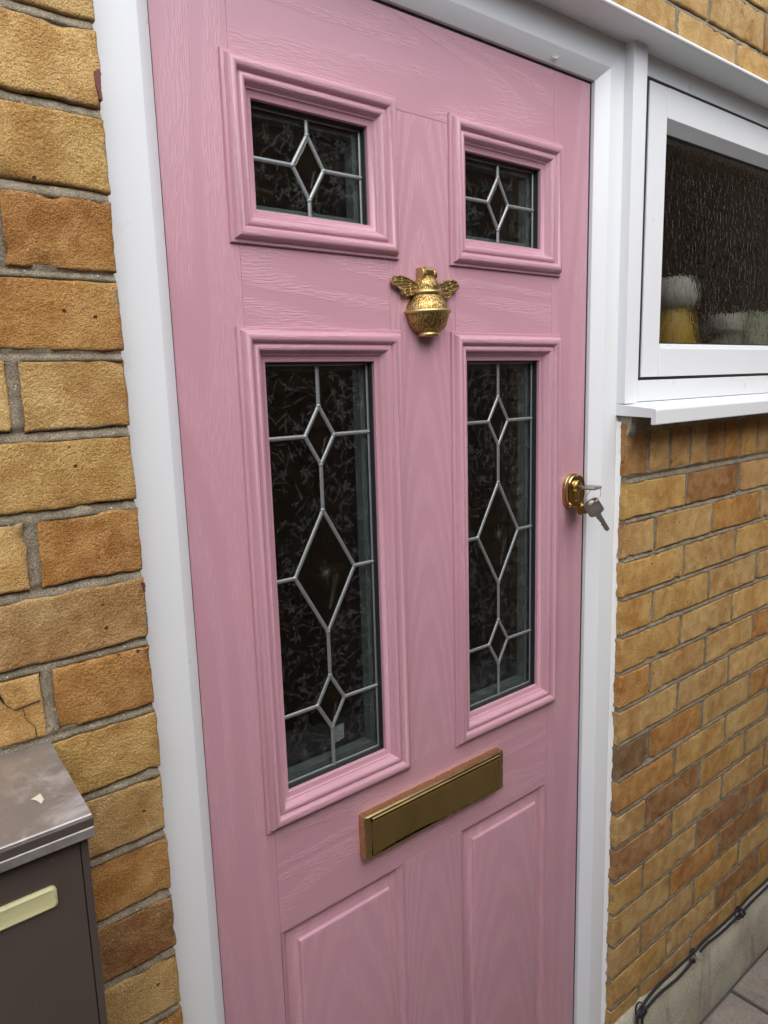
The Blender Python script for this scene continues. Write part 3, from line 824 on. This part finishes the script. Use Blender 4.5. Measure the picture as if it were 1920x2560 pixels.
mb = MB(); P = [[(BX + r * math.cos(a), -.010 - r * .8 * math.sin(a), CY + (z - CY) * f_) for a in [2 * math.pi * k / 20 for k in range(21)]] for z, r in ((1.4590, .0150), (1.4575, .0172), (1.4550, .0176), (1.4528, .0168), (1.4522, .0100), (1.4535, .0))]
mb.grid(P); mb.build("striker", BEES, kn, smooth=50)
wl = [(0.2362, 1.5262), (0.2404, 1.533), (0.2483, 1.5352), (0.2584, 1.5342), (0.2687, 1.5315), (0.2779, 1.5279), (0.2848, 1.5249), (0.2868, 1.519), (0.2822, 1.5138), (0.2762, 1.5101), (0.268, 1.5084), (0.2599, 1.5076), (0.2542, 1.5098), (0.2521, 1.5147), (0.2477, 1.5178), (0.241, 1.5199), (0.2372, 1.523)]
for sgn in (0, 1):
    pts = [((x + .0030) if not sgn else 2 * BX - x - .0030, z) for x, z in wl]
    if sgn: pts = pts[::-1]
    pts = [(p.x, p.z) for p in smooth_path([(x, 0, z) for x, z in pts] + [(pts[0][0], 0, pts[0][1])], 3)[:-1]]
    cxw = sum(p[0] for p in pts) / len(pts); czw = sum(p[1] for p in pts) / len(pts)
    ins = [(cxw + (x - cxw) * .88, czw + (z - czw) * .86) for x, z in pts]
    mb = MB()
    ring = lambda q, y: [(x, y, z) for x, z in q] + [(q[0][0], y, q[0][1])]
    mb.grid([ring(pts, -.0035), ring(pts, -.0082), ring(ins, -.0088), ring([(cxw + (x - cxw) * .84, czw + (z - czw) * .81) for x, z in pts], -.0076)])
    mb.poly([(cxw + (x - cxw) * .84, -.0076, czw + (z - czw) * .81) for x, z in pts]); mb.poly([(x, -.0035, z) for x, z in pts][::-1])
    mb.build("wing", WING, kn, smooth=40)
# hinge block: two lugs and a pin, backplate
mb = MB()
for sx in (-1, 1):
    pts = [(math.cos(a) * .0075 - .008, math.sin(a) * .0085) for a in [math.pi * (1.5 - k / 10) for k in range(11)]]
    poly = [(0, -.016)] + [(y, z) for y, z in pts] + [(0, .0085)]
    cz0 = 1.5395
    for xa, xb in ((BX + sx * .0075, BX + sx * .0135),):
        A = [(xa, -.0005 + y * 1.0, cz0 + z) for y, z in poly]; B2 = [(xb, -.0005 + y, cz0 + z) for y, z in poly]
        mb.poly(A); mb.poly(B2[::-1])
        for q in range(len(A)): mb.poly([A[q], B2[q], B2[(q + 1) % len(A)], A[(q + 1) % len(A)]])
mb.build("hinge", BEES, kn, bevel=.0008)
mb = MB(); mb.tube([(BX - .0075, -.0095, 1.5435), (BX + .0075, -.0095, 1.5435)], .0058, 14); mb.build("hinge_pin", BEES, kn, smooth=50)

# letter plate
lp = bpy.data.objects.new("letter_plate", None); COL.objects.link(lp); lp.location = (.305, -.005, .727); child(lp, door); BASE[lp.name] = Matrix.Translation((.305, -.005, .727))
LX0, LX1, LZ0, LZ1, LY = .1538, .4565, .6915, .7632, -.0152
def rrect(x0, x1, z0, z1, r, n=5):
    out = []
    for cx, cz, a0 in ((x1 - r, z1 - r, 0), (x0 + r, z1 - r, 90), (x0 + r, z0 + r, 180), (x1 - r, z0 + r, 270)):
        out += [(cx + r * math.cos(R(a0 + 90 * k / n)), cz + r * math.sin(R(a0 + 90 * k / n))) for k in range(n + 1)]
    return out
def tray(mb, outer, rings):
    """rings: (shrink list function, y)"""
    rows = [[(x, y, z) for x, z in q] + [(q[0][0], y, q[0][1])] for q, y in rings]
    mb.grid(rows)
q0 = rrect(LX0, LX1, LZ0, LZ1, .004); q1 = rrect(LX0 + .0020, LX1 - .0020, LZ0 + .0020, LZ1 - .0020, .0025)
q2 = rrect(LX0 + .0118, LX1 - .0118, LZ0 + .0050, LZ1 - .0024, .0012)
mb = MB(); tray(mb, q0, [(q0, 0.0005), (q0, LY + .0018), (q1, LY), (q2, LY), (q2, LY + .008)]); mb.build("surround", GOLDR, lp, smooth=40)
mb = MB(); mb.box(LX0 + .01, LX1 - .01, LY + .008, LY + .0095, LZ0 + .004, LZ1 - .002); mb.build("backing", BLACK, lp)
fx0, fx1 = LX0 + .0125, LX1 - .0125
mb = MB(); n_ = 24; P = []
for k in range(n_ + 1):
    x = fx0 + (fx1 - fx0) * k / n_; zb = LZ0 + .0066 + (.0030 * math.exp(-((k / n_ - .27) / .20) ** 4))
    P.append([(x, LY + .0028, zb), (x, LY - .0010, zb), (x, LY - .0016, zb + .0008), (x, LY - .0002, LZ0 + .03), (x, LY + .0004, LZ1 - .0108), (x, LY + .004, LZ1 - .0100)])
mb.grid(P); mb.build("flap", GOLD, lp, smooth=35)
mb = MB(); mb.tube([(fx0, LY - .0006, LZ1 - .0074), (fx1, LY - .0006, LZ1 - .0074)], .0043, 16); mb.build("hinge_bar", GOLD, lp, smooth=50)
# lock escutcheon with finger pull
es = bpy.data.objects.new("escutcheon", None); COL.objects.link(es); es.location = (.6535, -.005, 1.188); child(es, door); BASE[es.name] = Matrix.Translation((.6535, -.005, 1.188))
EX = .6545
def oval(cx, hw, z0, z1, r): return rrect(cx - hw, cx + hw, z0, z1, r, 8)
mb = MB()
o0 = oval(EX, .0262, 1.1585, 1.2205, .0235); o1 = oval(EX, .0250, 1.1595, 1.2195, .0225)
tray(mb, o0, [(o0, .0005), (o0, -.0045), (o1, -.0062)]); mb.build("base_plate", GOLDR, es, smooth=40)
o2 = oval(EX, .0245, 1.1605, 1.2190, .0220); o3 = oval(EX, .0232, 1.1618, 1.2178, .0208); o4 = oval(EX, .0215, 1.1640, 1.2160, .0192)
mb = MB(); tray(mb, o2, [(o2, -.0058), (o2, -.0112), (o3, -.0124), (o4, -.0112)]); mb.poly([(x, -.0112, z) for x, z in o4]); mb.build("face_plate", GOLDL, es, smooth=25)
mb = MB(); P = []
for x in np.linspace(EX - .0205, EX + .0205, 13):
    e = abs(x - EX) / .0205; dz = .006 * max(0, e - .6) ** 2 / .16
    P.append([(x, -.010, 1.1655), (x, -.0245, 1.1660), (x, -.0278, 1.1650), (x, -.0292, 1.1620), (x, -.0300, 1.1510 + dz), (x, -.0292, 1.1498 + dz), (x, -.0276, 1.1508 + dz), (x, -.0268, 1.1600), (x, -.0240, 1.1628), (x, -.010, 1.1625)])
mb.grid(P)
mb.poly(P[0]); mb.poly(P[-1][::-1]); mb.build("finger_pull", GOLDL, es, smooth=30)
mb = MB(); cz = 1.1988
prf = [(.0108, -.010), (.0108, -.0150), (.0098, -.0162), (.0084, -.0158), (.0080, -.0175), (.0062, -.0182), (.0, -.0182)]
mb.grid([[(EX + r * math.cos(a), y, cz + r * math.sin(a)) for r, y in prf] for a in [2 * math.pi * k / 24 for k in range(25)]]); mb.build("cylinder", GOLDR, es, smooth=40)
mb = MB(); mb.box(EX - .0038, EX + .0038, -.0150, -.010, 1.1705, 1.192); mb.build("cylinder_body", GOLDR, es, bevel=.0025, seg=3)

# keys
def key_shape(mb, M, t=.0019):
    """bow at the origin, blade along +u; M maps (u,v,w) to the world"""
    ol = [(-.0115, -.0090), (-.0100, -.0108), (.0075, -.0112), (.0100, -.0095), (.0112, -.0052), (.0118, -.0042)]
    blade = [(.0118, -.0040), (.017, -.0040), (.0175, -.0026), (.0205, -.0034), (.0240, -.0024), (.0270, -.0036), (.0300, -.0026), (.0335, -.0032), (.0365, -.0024), (.0385, -.0008), (.0380, .0022), (.0365, .0036), (.0118, .0038)]
    ol2 = [(.0112, .0052), (.0100, .0095), (.0075, .0112), (-.0100, .0108), (-.0115, .0090), (-.0128, .0060), (-.0130, -.0040)]
    out = ol + blade + ol2
    hole = [(-.0088 + .0028 * math.cos(a), .0045 * math.sin(a)) for a in [2 * math.pi * k / 10 for k in range(10)]]
    # bow with a real hole: quads between an outer bow ring and the hole, then the shank
    bm = bmesh.new()
    def addloop(p, w): return [bm.verts.new(M @ Vector((u, v, w))) for u, v in p]
    for w in (-t / 2, t / 2):
        a = addloop(out, w); b = addloop(hole, w)
        es_ = [bm.edges.new((a[i], a[(i + 1) % len(a)])) for i in range(len(a))] + [bm.edges.new((b[i], b[(i + 1) % len(b)])) for i in range(len(b))]
        bmesh.ops.triangle_fill(bm, use_beauty=True, edges=es_)
        if w < 0: a0, b0 = a, b
    for A, B2 in ((a0, a), (b0, b)):
        for i in range(len(A)): bm.faces.new((A[i], A[(i + 1) % len(A)], B2[(i + 1) % len(A)], B2[i]))
    bmesh.ops.recalc_face_normals(bm, faces=bm.faces)
    me = bpy.data.meshes.new("key"); bm.to_mesh(me); bm.free(); return me
def frameM(o, u, v):
    u = Vector(u).normalized(); v = Vector(v); v = (v - u * v.dot(u)).normalized(); w_ = u.cross(v)
    return Matrix(((u.x, v.x, w_.x, o[0]), (u.y, v.y, w_.y, o[1]), (u.z, v.z, w_.z, o[2]), (0, 0, 0, 1)))
def mk_key(M, label):
    me = key_shape(None, M); me.materials.append(NICKEL)
    o = bpy.data.objects.new("key", me); COL.objects.link(o); tag(o, label, "key", "keys at the door lock")
    mo = o.modifiers.new("bevel", 'BEVEL'); mo.width = .0004; mo.segments = 2; mo.limit_method = 'ANGLE'
    mb = MB()                                                     # worn stamped marks on the bow
    for s in (1, -1):
        for rr, vv in ((-.0018, (-.0055, -.0018, .0020, .0058)), (.0015, (-.0062, -.0030, .0002, .0034, .0064)), (.0048, (-.0050, -.0012, .0026, .0055))):
            for v0 in vv:
                c = [M @ Vector((rr + du, v0 + dv, s * .00112)) for du, dv in ((-.0003, -.0009), (.0003, -.0009), (.0003, .0008), (-.0003, .0008))]
                mb.poly(c if s > 0 else c[::-1])
    q = mb.build("stamped_marks", STAMP); q.parent = o
    return o
KY = -.041
KS = Matrix.Scale(1.25, 4)
mk_key(frameM((EX, KY - .001, cz), (0, 1, 0), (1, 0, .10)) @ KS, "silver key pushed into the brass door lock")
M2 = frameM((.6330, -.0640, 1.1680), (.40, -.32, -.86), (.66, -.54, .52)) @ KS
mk_key(M2, "silver key hanging loose from the ring below the lock")
hole_w = M2 @ Vector((-.0088, 0, 0)); hole_1 = Vector((EX, KY - .0125, cz))
c0 = (hole_w + hole_1) / 2; rad = (hole_1 - hole_w).length / 2 + .0016; up = (hole_1 - hole_w).normalized(); sd = Vector((.25, -1, 0)); sd = (sd - up * sd.dot(up)).normalized()
mb = MB(); mb.tube([c0 + up * rad * math.cos(a) + sd * rad * .62 * math.sin(a) for a in [2 * math.pi * k / 32 for k in range(33)]], .00055, 6, caps=False)
tag(mb.build("key_ring", NICKEL, smooth=60), "thin wire ring joining the two door keys", "key ring")

# ------------------------------------------------------------------ window
WX0, WX1, WZ0, WZ1 = .762, 1.772, 1.3405, 1.9410
YW = -.0245
win = thing("window", "white casement window with textured obscure glass right of the door", "window", (1.27, 0, WZ0))
mb = MB(); mb.box(.7935, .8204, YW, .045, WZ0, WZ1); mb.build("frame_jamb", WHITE, win, bevel=.001)
mb = MB(); mb.box(1.735, WX1, YW, .045, WZ0, WZ1); mb.build("frame_jamb", WHITE, win, bevel=.001)
mb = MB(); mb.box(.8208, 1.7346, YW, .045, 1.9050, WZ1); mb.build("frame_head", WHITE, win, bevel=.001)
mb = MB(); mb.box(.8208, 1.7346, YW, .045, WZ0 + .0005, 1.3808); mb.build("frame_sill", WHITE, win, bevel=.001)
mb = MB(); mb.loop(.8204, 1.735, 1.3808, 1.9050, [(-.0003, YW + .0010), (.0074, YW + .0010)], rnd=False); mb.build("seal", BLACK, win)
S0, S1, T0, T1 = .8274, 1.7280, 1.3866, 1.8986; YS = -.0265
bead = lambda s: None
# sash members butt: stiles full height, rails between, each with a sloped glazing bead
G0, G1, H0, H1 = .8850, 1.672, 1.4480, 1.8380
mb = MB(); mb.box(S0, G0 + .0006, YS, .03, T0, T1); mb.build("sash_stile", WHITE, win, bevel=.0009)
mb = MB(); mb.box(G1 - .0006, S1, YS, .03, T0, T1); mb.build("sash_stile", WHITE, win, bevel=.0009)
def rail(name, z_out, z_flat, z_glass):
    mb = MB(); pr = [(.03, z_out), (YS - .0006, z_out), (YS - .0006, z_flat), (-.004, z_glass), (.03, z_glass)]
    P = [[(G0 + .001, y, z) for y, z in pr], [(G1 - .001, y, z) for y, z in pr]]
    mb.grid(P); mb.poly(P[0]); mb.poly(P[1][::-1]); return mb.build(name, WHITE, win, bevel=.0008)
rail("sash_rail", T0, 1.4395, 1.4500); rail("sash_rail", T1, 1.8480, 1.8330)
mb = MB(); mb.loop(G0 - .001, G1 + .001, 1.4495, 1.8335, [(0, -.0035), (.0030, -.0030), (.0034, .001)], rnd=False); mb.build("gasket", BLACK, win)
mb = MB(); mb.box(G0 - .004, G1 + .004, .0005, .0045, 1.444, 1.840); mb.build("glass_pane", OBSC, win)
mb = MB(); P = []                                                # external sill with a drip nose
pr = [(-.020, 1.3402), (-.1005, 1.3322), (-.1035, 1.3310), (-.1045, 1.3285), (-.1045, 1.3050), (-.1035, 1.3036), (-.0955, 1.3036), (-.0945, 1.3050), (-.0945, 1.3160), (-.020, 1.3192)]
P = [[(.7518, y, z) for y, z in pr], [(1.80, y, z) for y, z in pr]]
mb.grid(P); mb.poly(P[0]); mb.poly(P[1][::-1]); mb.poly([P[0][0], P[0][-1], P[1][-1], P[1][0]]); mb.build("window_sill", WHITE2, win, bevel=.0008)
mb = MB(); P = []                                                # ragged cream bedding under the sill
for x in np.arange(.7592, 1.80, .004):
    j = mnoise.noise(Vector((x * 70, 0, 0))) * .004 + mnoise.noise(Vector((x * 240, 2, 0))) * .0022; b = .010 * math.exp(-((x - .775) / .02) ** 2)
    P.append([(x, -.02, 1.3185), (x, -.0500 - j * .5 - b * .4, 1.3170), (x, -.0482 - j * .4 - b * .5, 1.3020 + j - b), (x, -.0455, 1.2890 + j * 1.2 - b), (x, YR + .004, 1.2872 + j * 1.2 - b)])
mb.grid(P); mb.poly(P[0]); mb.build("bedding", CREAM, win, smooth=70)

# cover strip between door frame and window, and the head trim over both
mb = MB(); mb.box(.7522, .7928, -.0412, -.0225, 1.3402, 1.9396)
tag(mb.build("cover_strip", WHITE2, bevel=.0005), "white upright cover strip between door frame and window", "trim")
mb = MB(); pr = [(-.020, 1.9398), (-.0800, 1.9398), (-.0832, 1.9402), (-.0848, 1.9416), (-.0852, 1.9440), (-.0844, 1.9462), (-.0825, 1.9474), (-.020, 1.9484)]
P = [[(XL - .006, y, z) for y, z in pr], [(1.82, y, z) for y, z in pr]]
mb.grid(P); mb.poly(P[0]); mb.poly(P[1][::-1]); mb.poly([P[0][0], P[0][-1], P[1][-1], P[1][0]])
tag(mb.build("head_trim", WHITE2, smooth=40), "white projecting trim running over the door and window heads", "trim")
mb = MB()                                                       # sealant dab at the top of the cover strip
mb.tube([(.7520, YF - .0004, 1.9360), (.7521, -.032, 1.9392), (.7525, -.0400, 1.9390), (.765, -.0412, 1.9396), (.7932, -.0412, 1.9396)], [.0009, .0014, .0009, .0005, .0003], 6)
tag(mb.build("sealant_bead", SILI, smooth=60), "lumpy white sealant at the top of the cover strip", "sealant")

# ------------------------------------------------------------------ room behind, things on the inner sill
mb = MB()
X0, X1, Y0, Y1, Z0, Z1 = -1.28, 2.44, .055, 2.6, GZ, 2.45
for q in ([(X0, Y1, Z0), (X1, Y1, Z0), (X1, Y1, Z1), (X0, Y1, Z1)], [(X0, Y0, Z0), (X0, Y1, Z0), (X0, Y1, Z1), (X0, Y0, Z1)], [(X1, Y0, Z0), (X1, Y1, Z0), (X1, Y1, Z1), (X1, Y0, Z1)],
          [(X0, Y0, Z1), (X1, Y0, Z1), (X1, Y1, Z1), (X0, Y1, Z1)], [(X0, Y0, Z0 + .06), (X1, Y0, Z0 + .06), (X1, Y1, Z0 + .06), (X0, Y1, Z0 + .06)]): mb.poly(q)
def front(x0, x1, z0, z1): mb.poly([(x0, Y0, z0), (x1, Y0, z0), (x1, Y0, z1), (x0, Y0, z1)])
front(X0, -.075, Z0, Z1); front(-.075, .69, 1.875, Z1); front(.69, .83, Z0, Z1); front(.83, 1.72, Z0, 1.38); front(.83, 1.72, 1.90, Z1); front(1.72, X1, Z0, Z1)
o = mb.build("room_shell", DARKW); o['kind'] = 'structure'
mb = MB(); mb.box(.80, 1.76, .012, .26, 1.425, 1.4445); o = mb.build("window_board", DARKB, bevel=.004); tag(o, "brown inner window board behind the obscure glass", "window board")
def lathe(mb, cx, cy, prof, n=20): mb.grid([[(cx + r * math.cos(a), cy + r * math.sin(a), z) for r, z in prof] for a in [2 * math.pi * k / n for k in range(n + 1)]])
bt = thing("bottle", "yellow bottle with a pale grey top behind the window glass", "bottle", (1.085, .066, 1.4445))
mb = MB(); lathe(mb, 1.085, .066, [(0, 1.4446), (.050, 1.4446), (.052, 1.452), (.044, 1.49), (.034, 1.522), (.030, 1.527)]); mb.build("body", YEL, bt, smooth=50)
mb = MB(); lathe(mb, 1.085, .066, [(.030, 1.527), (.046, 1.535), (.050, 1.55), (.046, 1.575), (.030, 1.592), (0, 1.596)]); mb.build("cap", GRY, bt, smooth=50)
mb = MB(); lathe(mb, 1.310, .060, [(0, 1.4446), (.020, 1.4446), (.016, 1.462), (.014, 1.478), (.036, 1.487), (.040, 1.505), (.034, 1.522), (.030, 1.524), (0, 1.519)])
tag(mb.build("egg_cup", GRY, smooth=50), "small pale grey cup behind the window glass", "cup")
mb = MB(); mb.box(1.405, 1.520, .045, .095, 1.4447, 1.533)
tag(mb.build("carton", PALE, bevel=.003), "pale green carton standing behind the window glass", "carton")

# ------------------------------------------------------------------ letterbox on the left wall
bx = thing("letterbox", "dark brown wall letterbox with stained steel lid and cream name plate", "letterbox", (-.45, YL, .66))
QX1, QX0 = -.2680, -.632; QF = -.1650; yb = YL - .0015
mb = MB(); mb.box(QX0, QX1, QF + .004, yb, .660, 1.0190); mb.build("body", BOXM, bx, bevel=.0015)
mb = MB(); mb.box(QX0 + .007, -.2752, QF - .0008, QF + .0035, .664, .9990); mb.build("door", BOXM, bx, bevel=.001)
mb = MB(); mb.box(-.2743, QX1 + .0003, QF - .0004, QF + .0036, .6605, .9992); mb.build("side_flange", BOXM, bx, bevel=.0008)
mb = MB()
lx0, lx1 = QX0 - .003, -.2652
pr = [(yb, 1.0488), (-.1755, 1.0252), (-.1769, 1.0244), (-.1772, 1.0225), (-.1768, 1.0150), (-.1764, 1.0145), (-.1790, 1.0140), (-.1794, 1.0130), (-.1790, 1.0052), (-.1775, 1.0040), (-.1690, 1.0040), (-.1690, 1.0180), (yb, 1.0420)]
P = [[(lx0, y, z) for y, z in pr], [(lx1, y, z) for y, z in pr]]
mb.grid(P); mb.poly(P[0]); mb.poly(P[1][::-1]); mb.build("lid", STEEL, bx, bevel=.0007)
mb = MB(); mb.box(lx0 + .0004, lx1 + .0006, -.1782, -.1768, 1.0146, 1.0216); mb.build("dark_strip", BOXM, bx)
mb = MB(); q = rrect(-.600, -.2985, .9462, .9668, .0042, 4); q2 = rrect(-.5978, -.3007, .9484, .9646, .003, 4); q3 = rrect(-.5955, -.3030, .9505, .9625, .002, 4)
tray(mb, q, [(q, QF + .0005), (q, QF - .0030), (q2, QF - .0046), (q3, QF - .0040)]); mb.poly([(x, QF - .0040, z) for x, z in q3]); mb.build("name_plate", PLATE, bx, smooth=40)
mb = MB(); mb.poly([(-.3035, -.1330, 0), (-.2990, -.1315, 0), (-.2945, -.1295, 0), (-.2938, -.1385, 0), (-.2975, -.1435, 0), (-.2995, -.1375, 0)])
for k in range(len(mb.v)):
    x, y, _ = mb.v[k]; t = (y - yb) / (-.1755 - yb); mb.v[k] = (x, y, 1.0488 + (1.0252 - 1.0488) * t + .0008)
mb.build("paint_fleck", mk_simple("cream_paint", (.52, .49, .36), .7), bx)

# ------------------------------------------------------------------ brick wall across the passage (seen mirrored in the glass)
mb = MB(); mb.box(2.6, 16, -2.05, -1.80, GZ - .02, 4.8); mb.box(2.57, 16.03, -2.07, -1.78, 4.802, 4.9)
tag(mb.build("facing_wall", FARH), "tall brown brick house wall across the passage", "brick wall")
mb = MB(); mb.box(-3.2, 1.057, -2.02, -1.80, GZ - .02, 2.15); mb.box(-3.22, 1.027, -2.04, -1.78, 2.152, 2.22)  # left stretch is unseen, its height set to shade the lower door
mb.box(1.06, 2.597, -2.04, -1.80, GZ - .02, 2.56); mb.box(1.03, 2.568, -2.06, -1.78, 2.562, 2.63)
tag(mb.build("garden_wall", FAR), "lower brown brick garden wall across the passage, its unseen left stretch set for shade", "brick wall")
